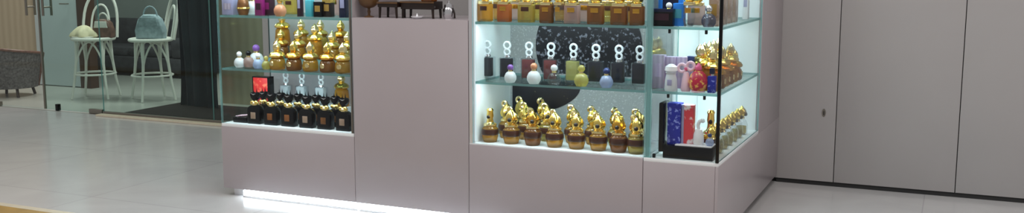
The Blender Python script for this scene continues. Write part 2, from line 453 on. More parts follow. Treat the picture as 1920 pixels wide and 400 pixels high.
def handbag(name, label, cat, x, y, z, w, h, mat, hm, rz):
    t = thing(name, label, cat, (x, y, z), rz)
    out = [(-w * .5, 0), (w * .5, 0), (w * .53, h * .35), (w * .4, h * .8), (w * .2, h), (-w * .2, h), (-w * .4, h * .8), (-w * .53, h * .35)]
    part('body', MB().prism(out, -.06, .06, .018), mat, t, 60)
    part('handle', MB().tube([(-w * .25, 0, h * .9)] + [(-w * .25 * cos(pi * q / 10), 0, h * .95 + h * .38 * sin(pi * q / 10)) for q in range(11)] + [(w * .25, 0, h * .9)], .009), hm, t)
    part('flap', MB().prism([(-w * .36, h * .55), (w * .36, h * .55), (w * .3, h * .9), (-w * .3, h * .9)], -.072, -.058, .004), hm, t)
handbag('brown_handbag', 'brown and cream handbag on the left white bentwood chair', 'bag', -8.50, 8.02, .668, .21, .20, 'furbrown', 'chairwhite', radians(20))
handbag('blue_handbag', 'pale blue quilted bag on the right white bentwood chair', 'bag', -7.90, 8.10, .668, .30, .26, 'bluebag', 'bluebag', radians(20))

# ================================================================== KIOSK
def glassbox(b, x0, x1, y0, y1, z0, z1): return b.box(x0, x1, y0, y1, z0, z1, 0, 0, 1)
GL, SH = ['glass', 'edge'], ['shelf', 'edge']
ZR = 1.86
def clips(t, x, y, zs):
    for z in zs: part('shelf_clip', MB().box(x - .006, x + .006, y - .008, y + .008, z - .034, z - .013, .002), 'black', t)

# --- left case
t = thing('display_case', 'left glass display case holding gold bottles above black bottles', 'display case', (0, 0, 0))
part('base_cabinet', MB().box(XL, XA - .0015, YF, YB, .05, ZB - .02, .002), 'panel', t)
part('plinth', MB().box(XL + .05, XA - .002, YF + .04, YB, 0, .05), 'alu', t)
part('display_floor', MB().box(XL + .002, XA - .003, YF + .002, YB, ZB - .02, ZB, .002), 'white', t)
part('back_panel', MB().box(XL, XA - .002, YB, YB + .02, .05, ZR), 'greyback', t)
part('side_panel', MB().box(XA - .016, XA - .002, YF + .012, YB, ZB, ZR), 'panel', t)
for z in (ZM, ZT, ZU): part('glass_shelf', glassbox(MB(), XL + .012, XA - .018, YF + .014, YB - .002, z - .013, z), SH, t)
part('front_pane', glassbox(MB(), XL, XA - .002, YF + .004, YF + .010, ZB, ZR), GL, t)
part('side_pane', glassbox(MB(), XL, XL + .010, YF + .012, YB, ZB, ZR), GL, t)
part('case_roof', MB().box(XL, XA - .002, YF, YB + .02, ZR, ZR + .08, .002), 'panel', t)
part('led_bar', MB().box(XL + .05, XA - .05, YF + .05, YF + .08, ZR - .02, ZR), 'ledcase', t)
part('corner_trim', MB().box(XA - .02, XA - .012, YF + .003, YF + .011, ZB, ZR), 'steel', t)
# --- middle counter
t = thing('counter_cabinet', 'plain lilac grey counter cabinet between the two lit display cases', 'counter', (0, 0, 0))
part('cabinet_body', MB().box(XA + .0015, XB - .0015, YF + .018, YB, .05, 1.128), 'panel', t)
part('front_panel', MB().box(XA + .0015, XB - .0015, YF, YF + .018, .05, 1.150, .0015), 'panel', t)
part('countertop', MB().box(XA + .002, XB - .002, YF + .018, YB, 1.128, 1.150, .002), 'panel', t)
part('plinth', MB().box(XA + .002, XB - .002, YF + .04, YB, 0, .05), 'alu', t)
# --- right case
t = thing('display_case', 'wide right display case with black star print behind crystal bottles', 'display case', (0, 0, 0))
part('base_cabinet', MB().box(XB + .0015, XC - .0015, YF, YB, .05, ZB - .006, .002), 'panel', t)
part('plinth', MB().box(XB + .002, XC - .002, YF + .04, YB, 0, .05), 'alu', t)
part('display_floor', MB().box(XB + .002, XC - .003, YF + .003, YB, ZB - .006, ZB, .001), 'white', t)
part('back_panel', MB().box(XB + .002, XC - .002, YB, YB + .02, .05, ZR), 'sparkback', t)
part('side_panel', MB().box(XB + .024, XB + .030, YF + .018, YB, ZB, ZR), 'white', t)
part('corner_post', MB().box(XB + .002, XB + .024, YF + .003, YB, ZB, ZR, .002), 'alu', t)
part('light_strip', MB().box(XB + .031, XB + .036, YF + .014, YF + .026, ZB + .01, ZR - .02, .001), 'ledcase', t)
for z in (ZM, ZT, ZU): part('glass_shelf', glassbox(MB(), XB + .037, XC - .004, YF + .014, YB - .006, z - .013, z), SH, t)
part('front_pane', glassbox(MB(), XB + .025, XC - .003, YF + .004, YF + .010, ZB, ZR), GL, t)
part('case_roof', MB().box(XB + .002, XC - .002, YF, YB + .02, ZR, ZR + .08, .002), 'panel', t)
part('led_bar', MB().box(XB + .05, XC - .05, YF + .05, YF + .08, ZR - .02, ZR), 'ledcase', t)
# printed graphic on the back: dark starry disc above, dark quarter shape below
cx, cz, R = -1.925, .985, .325
arc = [(cx + R * cos(radians(a)), max(ZM + .004, cz + R * sin(radians(a)))) for a in range(-30, 211, 6)]
part('disc_print', MB().prism(arc, YB - .003, YB - .0005), 'darkprint', t, 0)
q0 = [(-2.40, .800), (-1.965, .800)] + [(-2.40 + .435 * cos(radians(a)), .760 - .19 * sin(radians(a))) for a in range(0, 91, 6)]
part('wave_print', MB().prism(q0, YB - .0025, YB - .0005), 'navyprint', t, 0)
# --- corner case and side cabinet
t = thing('display_case', 'corner glass display case with the black corner bar and open lit side', 'display case', (0, 0, 0))
part('base_cabinet', MB().box(XC + .0015, XR - .016, YF, YE, .05, ZB - .02, .002), 'panel', t)
part('side_base_panel', MB().box(XR - .015, XR, YF, YW - .004, .05, ZB - .02, .002), 'panel', t)
part('plinth', MB().box(XC + .002, XR - .05, YF + .04, YE, 0, .05), 'alu', t)
part('display_floor', MB().box(XC + .002, XR - .002, YF + .002, YE, ZB - .02, ZB, .002), 'white', t)
for q in (.002, .032): part('partition_pane', glassbox(MB(), XC + q, XC + q + .006, YF + .004, YB + .02, ZB, ZR), ['glass', 'edge'], t)
part('edge_strip', MB().box(XC + .009, XC + .031, YF + .004, YF + .010, ZB, ZR, .001), 'edge', t)
part('inner_wall', MB().box(XC + .002, XC + .014, YB + .021, YE, .05, ZR), 'white', t)
part('end_column', MB().box(XC + .002, XR, YE, YW - .004, ZB - .02, ZR + .08, .002), 'panel', t)
part('end_lining', MB().box(XC + .015, XR - .02, YE - .008, YE, ZB, ZR), 'white', t)
for z in (ZM, ZT, ZU): part('glass_shelf', glassbox(MB(), XC + .039, XR - .012, YF + .014, YE - .010, z - .013, z), SH, t)
part('front_pane', glassbox(MB(), XC + .039, XR - .018, YF + .004, YF + .010, ZB, ZR), GL, t)
part('side_pane', glassbox(MB(), XR - .010, XR - .004, YF + .014, YE - .004, ZB, ZR), ['lowglass', 'edge'], t)
part('corner_bar', MB().box(XR - .016, XR, YF, YF + .012, ZB, ZR, .001), 'black', t)
part('case_roof', MB().box(XC + .002, XR, YF, YE, ZR, ZR + .08, .002), 'panel', t)
part('led_bar', MB().box(XC + .05, XC + .09, YF + .06, YE - .1, ZR - .02, ZR), 'ledcase', t)
for px in (1253, 1321): clips(t, wx(px, YF + .03, .8), YF + .03, (ZM, ZT, ZU))
part('floor_clip', MB().box(XC + .045, XC + .06, YF + .013, YF + .03, ZB, ZB + .02, .002), 'black', t)
# LED strips under the front edge
for (a, b_, lab) in ((-4.04, -3.19, 'white glowing LED strip under the left display case, at the floor'),
                     (-3.18, -2.25, 'white glowing LED strip under the plain counter cabinet, at the floor')):
    t = thing('led_strip', lab, 'led strip', ((a + b_) / 2, YF + .012, 0), 0, 'LED strips along the kiosk foot')
    h = (b_ - a) / 2
    part('diffuser', MB().box(-h, h, -.008, .012, .012, .046, .003), 'led', t)
    part('channel', MB().box(-h, h, -.010, .016, 0, .0115, .001), 'alu', t)

# ================================================================== GOODS: prototypes
def heart(w, h):
    pts = []
    for q in range(28):
        a = 2 * pi * q / 28
        pts.append((w * .5 * sin(a) ** 3, h * .5 + h * .5 * (13 * cos(a) - 5 * cos(2 * a) - 2 * cos(3 * a) - cos(4 * a)) / 15.0))
    return pts
def knob_prof(z0, r, h): return [(r * .45, z0), (r * .85, z0 + h * .12), (r, z0 + h * .35), (r * .8, z0 + h * .62), (r * .4, z0 + h * .82), (r * .12, z0 + h * .95), (0, z0 + h)]
def snifter(key, liq, cap, slim=False):
    ps = [('body', MB().lathe([(0, 0), (.036, 0), (.040, .004), (.047, .03), (.050, .055), (.046, .080), (.034, .094), (0, .096)], 24), liq),
          ('label_band', MB().lathe([(.0490, .044), (.0522, .050), (.0518, .068), (.0480, .078)], 24), 'maroon'),
          ('collar', MB().lathe([(.036, .093), (.040, .098), (.038, .108), (.026, .114), (.022, .118)], 24), 'goldpale')]
    if slim:
        ps += [('stopper', MB().lathe([(.017, .114), (.021, .12), (.017, .14), (.021, .155), (.018, .18), (.022, .19), (.014, .2), (0, .202)], 18), cap),
               ('stone', MB().sphere((.003, -.018, .150), .011), 'wood')]
    else:
        ps += [('stopper', MB().lathe(knob_prof(.112, .036, .088), 28, lobes=6, amp=.14, twist=28), cap),
               ('crest', MB().ring((-.016, 0, .192), .014, .008, 'y', 14), 'goldpale'),
               ('stone', MB().sphere((.012, -.030, .138), .012), 'wood')]
    proto(key, ps)
snifter('snifter_amber', 'amber', 'gold'); snifter('snifter_brown', 'brown', 'golddeep'); snifter('snifter_olive', 'olive', 'gold'); snifter('snifter_slim', 'amber', 'gold', True)

def domed(key, liq, cap, tall=0.):
    h = tall
    proto(key, [('body', MB().lathe([(0, 0), (.036, 0), (.043, .006), (.046, .03), (.040, .058 + h), (.026, .070 + h), (0, .072 + h)], 20, lobes=8, amp=.04), liq),
                ('shoulder', MB().lathe([(.030, .064 + h), (.044, .072 + h), (.046, .082 + h), (.036, .096 + h), (.016, .106 + h), (0, .107 + h)], 20, lobes=8, amp=.05), cap),
                ('finial', MB().lathe(knob_prof(.104 + h, .023, .062), 16, lobes=5, amp=.1, twist=30), 'goldpale' if cap == 'gold' else 'gold'),
                ('medallion', MB().lathe([(.0, 0), (.015, 0), (.013, .004), (0, .005)], 14, (0, 0, 0)), 'goldpale')])
    # stand the medallion on the front of the body
    me = PROTO[key][3][1]
    for v in me.vertices: v.co = Vector((v.co.x, -.0435 - v.co.z, .036 + v.co.y))
domed('domed_amber', 'amber', 'gold'); domed('domed_olive', 'olive', 'gold'); domed('domed_brown', 'brown', 'golddeep'); domed('domed_tall', 'amber', 'gold', .04)

def blackbottle(key, lab):
    sh = [(-.043, .004), (-.040, 0), (.040, 0), (.043, .004), (.043, .078), (.036, .094), (.018, .104), (-.018, .104), (-.036, .094), (-.043, .078)]
    proto(key, [('body', MB().prism(sh, -.024, .024, .006), 'black'),
                ('label_plate', MB().box(-.016, .016, -.0265, -.0235, .030, .066, .001), lab),
                ('collar', MB().lathe([(.015, .102), (.021, .105), (.021, .118), (.014, .124), (.012, .132)], 18), 'goldpale'),
                ('neck_bow', MB().sphere((-.013, -.012, .118), .012, 10, 1.2, .7, 1).sphere((.013, -.012, .118), .012, 10, 1.2, .7, 1), 'gold'),
                ('stopper', MB().prism([(x, .126 + z * .060 / .06) for x, z in heart(.056, .058)], -.014, .014, .006), 'black'),
                ('glint_rim', MB().prism([(-.018, .172), (.0, .162), (.018, .172), (.0, .168)], -.017, -.012), 'silver')])
blackbottle('black_orange', 'orange'); blackbottle('black_copper', 'bronze'); blackbottle('black_tan', 'tancard')

def crystal(key, core, glassm='crystal'):
    b = MB().ring((0, 0, .156), .0165, .0060, 'y', 18, 8).ring((0, 0, .193), .0195, .0062, 'y', 18, 8)
    proto(key, [('body', MB().box(-.042, .042, -.024, .024, 0, .126, .005), glassm),
                ('core', MB().box(-.036, .030, -.0225, .016, .016, .120, .004), core),
                ('collar', MB().lathe([(.015, .124), (.019, .127), (.017, .138), (.012, .141)], 16), 'silver'),
                ('ring_stopper', b, 'frost')])
crystal('crystal_dark', 'core'); crystal('crystal_wine', 'wine'); crystal('crystal_yellow', 'yellowglass', 'crystal')

def roundy(key, body, cap, r=.03):
    proto(key, [('body', MB().lathe([(0, 0), (r * .7, 0), (r, r * .5), (r * 1.02, r * 1.0), (r * .75, r * 1.6), (r * .38, r * 1.85), (0, r * 1.87)], 20), body),
                ('neck', MB().lathe([(r * .36, r * 1.82), (r * .40, r * 1.86), (r * .36, r * 2.1)], 14), 'goldpale'),
                ('cap', MB().sphere((0, 0, r * 2.5), r * .52), cap)])
roundy('round_purple', 'frost', 'purple'); roundy('round_amber', 'frost', 'peach'); roundy('round_clear', 'crystal', 'frost'); roundy('round_yellow', 'yellowglass', 'yellowglass')
roundy('round_blue', 'blueglass', 'darkblue'); roundy('round_green', 'frost', 'porcelain'); roundy('round_black', 'pinkglass', 'black'); roundy('round_pale', 'blueglass', 'porcelain')
roundy('round_peach', 'peach', 'gold', .036); roundy('round_grey', 'smoke', 'silver'); roundy('round_redgold', 'redgold', 'rose', .036)

def block(key, body, cap, w=.080, h=.098, facet=False):
    if facet:
        ol = [(-w * .30, 0), (w * .30, 0), (w * .5, h * .45), (w * .28, h), (-w * .28, h), (-w * .5, h * .45)]
        bb = MB().prism(ol, -.022, .022, .008)
    else: bb = MB().box(-w / 2, w / 2, -.022, .022, 0, h, .006)
    proto(key, [('body', bb, body),
                ('base_glass', MB().box(-w * .31, w * .31, -.0235, .0235, -.0, .012, .003), 'crystal'),
                ('shoulder', MB().box(-w * .42, w * .42, -.024, .024, h - .004, h + .014, .005), 'goldpale'),
                ('label_plate', MB().box(-w * .25, w * .25, -.0255, -.0235, h * .62, h * .86, .001), 'maroon' if body in ('amber', 'olive') else 'golddeep'),
                ('cap', MB().lathe(knob_prof(h + .012, .030, .070), 20, lobes=6, amp=.08), 'gold')])
block('block_amber', 'amber', 'gold'); block('block_orange', 'orange', 'gold', .074); block('block_clear', 'olive', 'gold', .09); block('block_brown', 'brown', 'gold', .072)
block('block_diamond', 'crystal', 'gold', .055, .1, True); block('block_pink', 'pinkglass', 'gold', .082); block('block_dark', 'brown', 'golddeep', .086)

def carton(key, w, d, h, mat, band=None, top=None):
    ps = [('box', MB().box(-w / 2, w / 2, -d / 2, d / 2, 0, h, .0015), mat)]
    if band: ps.append(('label_panel', MB().box(-w * .32, w * .32, -d / 2 - .001, -d / 2 + .001, h * .35, h * .75), band))
    if top: ps.append(('lid', MB().box(-w / 2 - .002, w / 2 + .002, -d / 2 - .002, d / 2 + .002, h * .84, h + .003, .0015), top))
    proto(key, ps)

# ================================================================== GOODS: placing
YA, YA2, YA3 = 4.945, 5.085, 5.215      # front, middle and back rows
def row(n, extra): pass

# --- right case, lower level: gold bottles, two rows
keys = ['snifter_slim', 'snifter_amber', 'snifter_brown', 'snifter_amber', 'snifter_amber', 'snifter_amber', 'snifter_brown', 'snifter_olive']
for i, px in enumerate([919, 959, 999, 1040, 1081, 1122, 1160, 1193]):
    lab = ['gold bottle with a slim stopper at the left end of the lower right shelf',
           'second gold turban-topped amber bottle on the lower right shelf, front row',
           'third gold-topped brown bottle from left, lower right shelf, front row',
           'fourth gold-topped amber bottle from left, lower right shelf, front row',
           'fifth gold-topped amber bottle from left, lower right shelf, front row',
           'sixth gold-topped amber bottle from left, lower right shelf, front row',
           'seventh gold-topped brown bottle from left, lower right shelf, front row',
           'last gold-topped olive bottle against the glass partition, lower right shelf, front row'][i]
    place(keys[i], 'perfume_bottle', lab, 'perfume bottle', wx(px, YA, .5), YA, ZB, radians(random.uniform(-25, 5)), 'gold topped bottles on the lower right shelf', .98 if i else .95)
for i, px in enumerate([951, 986, 1026, 1075, 1113, 1156, 1196]):
    place(['snifter_amber', 'snifter_amber', 'snifter_olive'][i % 3], 'perfume_bottle',
          '%s gold-topped bottle from left in the second row of the lower right shelf' % ORD[i], 'perfume bottle',
          wx(px, YA2 + .02, .5), YA2 + .02, ZB, radians(random.uniform(0, 60)), 'gold topped bottles on the lower right shelf', 1.0, 1.02)
for i, px in enumerate([978, 1018]):
    place(['snifter_olive', 'snifter_amber'][i % 2], 'perfume_bottle',
          '%s gold-topped bottle from left in the rearmost row of the lower right shelf' % ORD[i], 'perfume bottle',
          wx(px, YA3 + .03, .5), YA3 + .03, ZB, radians(random.uniform(0, 60)), 'gold topped bottles on the lower right shelf', 1.0, 1.06)
# --- right case, middle shelf: crystal bottles and small round ones before them
keys = ['crystal_dark', 'crystal_dark', 'crystal_wine', 'crystal_wine', 'crystal_yellow', 'crystal_dark', 'crystal_dark', 'crystal_dark']
labs = ['square crystal bottle with dark core and ring stopper, leftmost on middle right shelf',
        'dark crystal bottle with ring stopper standing behind the purple-capped round bottle',
        'wine-red crystal bottle with ring stopper standing behind the peach-capped round bottle',
        'wine-red crystal bottle with ring stopper standing behind the clear round bottle',
        'yellow crystal bottle with ring stopper in the middle of the right shelf',
        'dark crystal bottle with ring stopper directly left of the blue-capped round bottle',
        'dark crystal bottle with ring stopper directly right of the blue-capped round bottle',
        'dark crystal bottle with ring stopper, rightmost, against the glass partition']
for i, px in enumerate([914, 951, 992, 1033, 1075, 1117, 1160, 1199]):
    place(keys[i], 'crystal_bottle', labs[i], 'perfume bottle', wx(px, YA + .07, .85), YA + .07, ZM, radians(random.uniform(-4, 4)), 'crystal bottles on the middle right shelf')
for k_, px, lab, sc in [('round_purple', 957, 'small frosted round bottle with purple cap before the dark crystal bottles', 1.1),
                        ('round_amber', 1001, 'small frosted round bottle with peach cap before the wine-red crystal bottle', 1.25),
                        ('round_clear', 1039, 'small clear round bottle with clear ball cap before the crystal bottles', 1.2),
                        ('round_yellow', 1090, 'small yellow round bottle before the yellow crystal bottle', 1.25),
                        ('round_blue', 1137, 'small pale blue round bottle with dark blue cap before the crystal bottles', 1.15)]:
    place(k_, 'round_bottle', lab, 'perfume bottle', wx(px, YA - .045, .85), YA - .045, ZM, 0, 'small round bottles on the middle right shelf', sc)
# --- right case, top shelf
for k_, px, lab in [('block_amber', 910, 'amber block bottle with gold cap at the left end of the top right shelf'),
                    ('block_orange', 946, 'orange block bottle with gold cap on the top right shelf'),
                    ('block_clear', 987, 'wide olive bottle with gold cap right of the orange bottle, top shelf'),
                    ('block_brown', 1025, 'brown block bottle with gold cap left of the diamond-cut bottle'),
                    ('block_diamond', 1048, 'diamond-cut clear bottle with gold cap on the top right shelf'),
                    ('block_pink', 1073, 'pale pink block bottle with gold cap right of the diamond-cut bottle'),
                    ('block_dark', 1117, 'dark brown block bottle with gold cap right of the pink bottle'),
                    ('block_dark', 1161, 'dark brown block bottle with gold cap, second from the right end of the top shelf'),
                    ('block_brown', 1195, 'brown block bottle with gold cap against the partition on the top right shelf')]:
    place(k_, 'perfume_bottle', lab, 'perfume bottle', wx(px, YA - .02, 1.2), YA - .02, ZT, 0, 'gold capped block bottles on the top right shelf')
for i, px in enumerate([929, 968, 1010, 1055, 1097, 1142, 1180]):
    place(['block_amber', 'block_pink', 'block_clear'][i % 3], 'perfume_bottle', '%s gold-capped block bottle from left in the back row of the top right shelf' % ORD[i], 'perfume bottle',
          wx(px, YA2 + .05, 1.2), YA2 + .05, ZT, 0, 'gold capped block bottles on the top right shelf', 1.0, 1.05)

# --- left case, middle shelf: gold domed bottles on a stepped riser
t = thing('shelf_riser', 'clear acrylic step riser under the gold bottles on the left middle shelf', 'riser', (wx(588, 5.13, .85), 5.14, ZM))
part('front_step', MB().box(-.30, .30, -.075, .04, 0, .055, 0, 0, 1), GL, t)
part('back_step', MB().box(-.30, .30, .045, .17, 0, .115, 0, 0, 1), GL, t)
gk = ['domed_amber', 'domed_olive', 'domed_brown', 'domed_amber', 'domed_tall']
for r, (yy, dz, pxs, rn) in enumerate([(YA - .01, 0, [520, 551, 582, 614, 643], 'front'), (5.125, .056, [528, 560, 592, 624, 653], 'middle'), (5.25, .116, [531, 566, 602, 640], 'back')]):
    for i, px in enumerate(pxs):
        place(gk[(i + r * 2) % 5] if r else gk[(i * 2) % 4], 'gold_bottle', '%s gold domed bottle from left in the %s row of the left middle shelf' % (ORD[i], rn), 'perfume bottle',
              wx(px, yy, .88), yy, ZM + dz, radians(random.uniform(-15, 15)), 'gold domed bottles on the left middle shelf', 1.08)
for k_, px, dy, lab, sc in [('round_green', 449, 0, 'pale green frosted round bottle with white ball cap, left middle shelf', 1.1),
                            ('round_black', 466, .03, 'pale pink round bottle with black ball cap, left middle shelf', 1.15),
                            ('round_pale', 484, -.01, 'pale blue round bottle with white ball cap, left middle shelf', 1.05),
                            ('round_purple', 481, .12, 'frosted round bottle with purple cap behind the pale blue one', 1.5),
                            ('round_yellow', 499, -.02, 'small yellow round bottle left of the gold domed bottles', .9)]:
    place(k_, 'round_bottle', lab, 'perfume bottle', wx(px, YA + dy, .85), YA + dy, ZM, 0, 'round bottles on the left middle shelf', sc)
# --- left case, lower level: black bottles, a red box, crystal and gold bottles on a riser behind
for i, (px, k_) in enumerate([(480, 'black_tan'), (511, 'black_orange'), (543, 'black_orange'), (577, 'black_tan'), (611, 'black_copper'), (646, 'black_tan')]):
    place(k_, 'black_bottle', ['black bottle with heart stopper before the red box, lower left shelf', 'black heart-stopper bottle with orange label right of the red box',
          'black heart-stopper bottle with orange label, third from the left', 'black heart-stopper bottle with tan label, fourth from the left',
          'black heart-stopper bottle with copper label, fifth from the left', 'black heart-stopper bottle with tan label beside the counter cabinet'][i], 'perfume bottle',
          wx(px, YA - .02, .5), YA - .02, ZB, 0, 'black bottles on the lower left shelf', 1.12)
for i, (px, k_) in enumerate([(496, 'black_copper'), (528, 'black_tan'), (561, 'black_copper'), (595, 'black_orange'), (630, 'black_copper')]):
    place(k_, 'black_bottle', '%s black heart-stopper bottle from left in the second row, lower left shelf' % ORD[i], 'perfume bottle',
          wx(px, YA + .075, .5), YA + .075, ZB, 0, 'black bottles on the lower left shelf', 1.08)
carton('red_carton', .115, .05, .27, 'red', None, None)
rb = place('red_carton', 'red_gift_box', 'tall red printed box with black edges behind the black bottles', 'box', wx(492, 5.09, .6), 5.10, ZB, 0)
b = MB().box(-.062, -.0575, -.028, .028, 0, .274).box(.0575, .066, -.028, .028, 0, .274).box(-.062, .066, -.028, .028, .2705, .277)
part('black_frame', b, 'black', rb)
part('emblem', MB().lathe([(0, 0), (.022, 0), (.022, .002), (0, .002)], 20, (0, 0, 0)), 'darkblue', rb).location = (-.025, -.0255, .15)
rb.children[-1].rotation_euler = (pi / 2, 0, 0)
t = thing('shelf_riser', 'white step riser behind the black bottles on the lower left shelf', 'riser', (wx(590, 5.2, .5), 5.205, ZB))
part('step', MB().box(-.27, .27, -.05, .09, .0, .10, .003), 'white', t)
part('face', MB().box(-.27, .27, -.052, -.0505, .004, .096), 'frost', t)
for k_, px, lab in [('crystal_clear', 537, 'clear crystal bottle with ring stopper, left one behind the black bottles'), ('crystal_clear', 567, 'clear crystal bottle with ring stopper, middle one behind the black bottles'),
                    ('crystal_clear', 603, 'clear crystal bottle with ring stopper beside the gold bottle, lower left shelf')]:
    if k_ not in PROTO: crystal(k_, 'frost')
    place(k_, 'crystal_bottle', lab, 'perfume bottle', wx(px, 5.2, .6), 5.20, ZB + .10, 0, 'crystal bottles on the lower left shelf', .92)
place('domed_tall', 'gold_bottle', 'gold domed bottle on the riser behind the rightmost black bottle', 'perfume bottle', wx(641, 5.2, .6), 5.20, ZB + .10, 0, None, 1.05)
t = thing('sample_tray', 'low black tray with white tester strips at the left end of the lower shelf', 'tray', (wx(457, YA, .5), YA + .01, ZB))
part('tray', MB().box(-.055, .055, -.05, .05, 0, .035, .006), 'black', t)
b = MB()
for q in range(5): b.box(-.045 + q * .018, -.036 + q * .018, -.035, .03, .036 + .002 * q, .039 + .002 * q)
part('tester_strip', b, 'palepink', t)
# --- left case, top shelf
carton('lav', .085, .05, .095, 'lavender', 'mauve'); carton('mag', .055, .05, .10, 'magenta', 'plum'); carton('plm', .05, .05, .105, 'plum', 'magenta')
carton('slimplum', .028, .03, .14, 'plum', 'lavender'); carton('blk', .058, .045, .09, 'black', 'goldfloor'); carton('olivebox', .055, .045, .10, 'wood', 'goldfloor', 'gold'); carton('nvy', .045, .04, .16, 'navy', 'lavender')
place('lav', 'lavender_box', 'lavender box at the left end of the left top shelf', 'box', wx(431, YA, 1.2), YA, ZT)
proto('bronze_urn', [('body', MB().lathe([(0, 0), (.026, 0), (.03, .01), (.038, .04), (.032, .08), (.02, .1), (.026, .12), (0, .121)], 20), 'bronze'), ('band', MB().lathe([(.0375, .036), (.040, .04), (.0375, .046)], 20), 'gold'), ('stopper', MB().sphere((0, 0, .135), .018), 'wood')])
place('bronze_urn', 'bronze_bottle', 'bronze urn-shaped bottle right of the lavender box', 'perfume bottle', wx(456, YA, 1.2), YA, ZT, 0, None, 1.05)
place('round_green', 'round_bottle', 'white frosted round bottle left of the magenta box, left top shelf', 'perfume bottle', wx(474, YA + .09, 1.2), YA + .09, ZT, 0, None, 1.5)
place('mag', 'magenta_box', 'magenta box in the middle of the left top shelf', 'box', wx(489, YA, 1.2), YA, ZT)
place('plm', 'plum_box', 'dark plum box touching the peach round bottle', 'box', wx(505, YA + .03, 1.2), YA + .03, ZT)
place('round_peach', 'round_bottle', 'peach round bottle with gold ball cap on the left top shelf', 'perfume bottle', wx(525, YA - .02, 1.2), YA - .02, ZT, 0, None, 1.05)
place('block_clear', 'perfume_bottle', 'gold-capped olive bottle behind the peach round bottle, left top shelf', 'perfume bottle', wx(545, YA2 + .06, 1.2), YA2 + .06, ZT)
place('slimplum', 'slim_box', 'slim dark plum box left of the turquoise bottle', 'box', wx(563, YA, 1.2), YA, ZT)
proto('turq_bottle', [('body', MB().box(-.024, .024, -.018, .018, 0, .10, .006), 'turq'), ('collar', MB().box(-.012, .012, -.011, .011, .1, .108), 'silver'), ('cap', MB().box(-.019, .019, -.015, .015, .108, .15, .004), 'turq')])
place('turq_bottle', 'turquoise_bottle', 'turquoise glass bottle on the left top shelf', 'perfume bottle', wx(581, YA, 1.2), YA, ZT)
place('blk', 'black_box', 'black box right of the turquoise bottle on the left top shelf', 'box', wx(599, YA, 1.2), YA, ZT)
place('olivebox', 'gold_lidded_box', 'dark brown box with gold lid, left top shelf', 'box', wx(616, YA + .02, 1.2), YA + .02, ZT)
place('block_pink', 'perfume_bottle', 'pale pink gold-capped bottle behind the gold-lidded box, left top shelf', 'perfume bottle', wx(630, YA2 + .03, 1.2), YA2 + .03, ZT, 0, None, 1, 1.15)
place('nvy', 'navy_box', 'tall navy box at the right end of the left top shelf', 'box', wx(645, YA, 1.2), YA, ZT)

# --- counter top: wooden burner, two small stands, dish, silver jar
ZC = 1.150
def stand(label, pxs, y, h, top, w):
    x0, x1 = wx(pxs[0], y, ZC), wx(pxs[1], y, ZC); xm = (x0 + x1) / 2; hw = (x1 - x0) / 2
    t = thing('display_stand', label, 'display stand', (xm, y, ZC), 0, 'dark wooden stands on the counter')
    part('platform', MB().box(-hw - .012, hw + .012, -.045, .065, h, h + top, .004), 'wood', t)
    for sx in (-1, 1):
        for yy in (-.035, .055): part('leg', MB().tube([(sx * hw, yy, h + .004), (sx * (hw + .003), yy, 0.0)], .0085, r1=.0065), 'wood', t)
    part('rim', MB().box(-hw - .014, hw + .014, -.049, -.045, h + top - .010, h + top, .001), 'woodmid', t)
    return t
yc = YF + .085
stand('small dark wooden stand on the counter, next to the turned wooden burner', (719, 749), yc, .062, .030, .0)
stand('wide low dark wooden stand on the counter, above the white dish', (762, 817), yc + .02, .052, .045, .0)
t = thing('incense_burner', 'round brown turned wooden burner on a stem, left end of counter', 'incense burner', (wx(692, yc, ZC), yc, ZC))
part('bowl', MB().lathe([(.008, .052), (.03, .058), (.052, .075), (.060, .100), (.055, .120), (.048, .120), (.045, .104), (0, .09)], 24), 'woodmid', t)
part('stem', MB().lathe([(.009, .008), (.007, .02), (.010, .034), (.007, .046), (.010, .055)], 14), 'woodmid', t)
part('foot', MB().lathe([(0, 0), (.030, 0), (.030, .004), (.010, .010), (0, .010)], 20), 'woodmid', t)
part('perforated_lid', MB().lathe([(.050, .119), (.045, .14), (.02, .158), (.006, .165), (0, .175)], 20, lobes=8, amp=.06), 'bronze', t)
t = thing('incense_dish', 'small white dish with a cone standing on the counter', 'dish', (wx(783, YF + .05, ZC), YF + .045, ZC))
part('dish', MB().lathe([(0, 0), (.018, 0), (.033, .010), (.036, .014), (.030, .012), (0, .006)], 22), 'porcelain', t)
part('cone', MB().lathe([(.010, .006), (.002, .030), (0, .031)], 12), 'porcelain', t)
t = thing('silver_jar', 'silver lidded jar at the right end of the counter', 'jar', (wx(842, yc + .05, ZC), yc + .05, ZC))
part('body', MB().lathe([(0, 0), (.028, 0), (.036, .02), (.036, .05), (.026, .065), (0, .066)], 22), 'silver', t)
part('lid', MB().lathe([(.028, .065), (.026, .08), (.008, .09), (.007, .1), (0, .106)], 22), 'silver', t)
part('tassel', MB().tube([(.03, -.012, .06), (.045, -.02, .03), (.048, -.022, .004)], .005), 'wood', t)
place('block_dark', 'perfume_bottle', 'dark brown gold-capped bottle standing on the wide low wooden stand', 'perfume bottle', wx(805, yc + .03, ZC), yc + .03, ZC + .097)

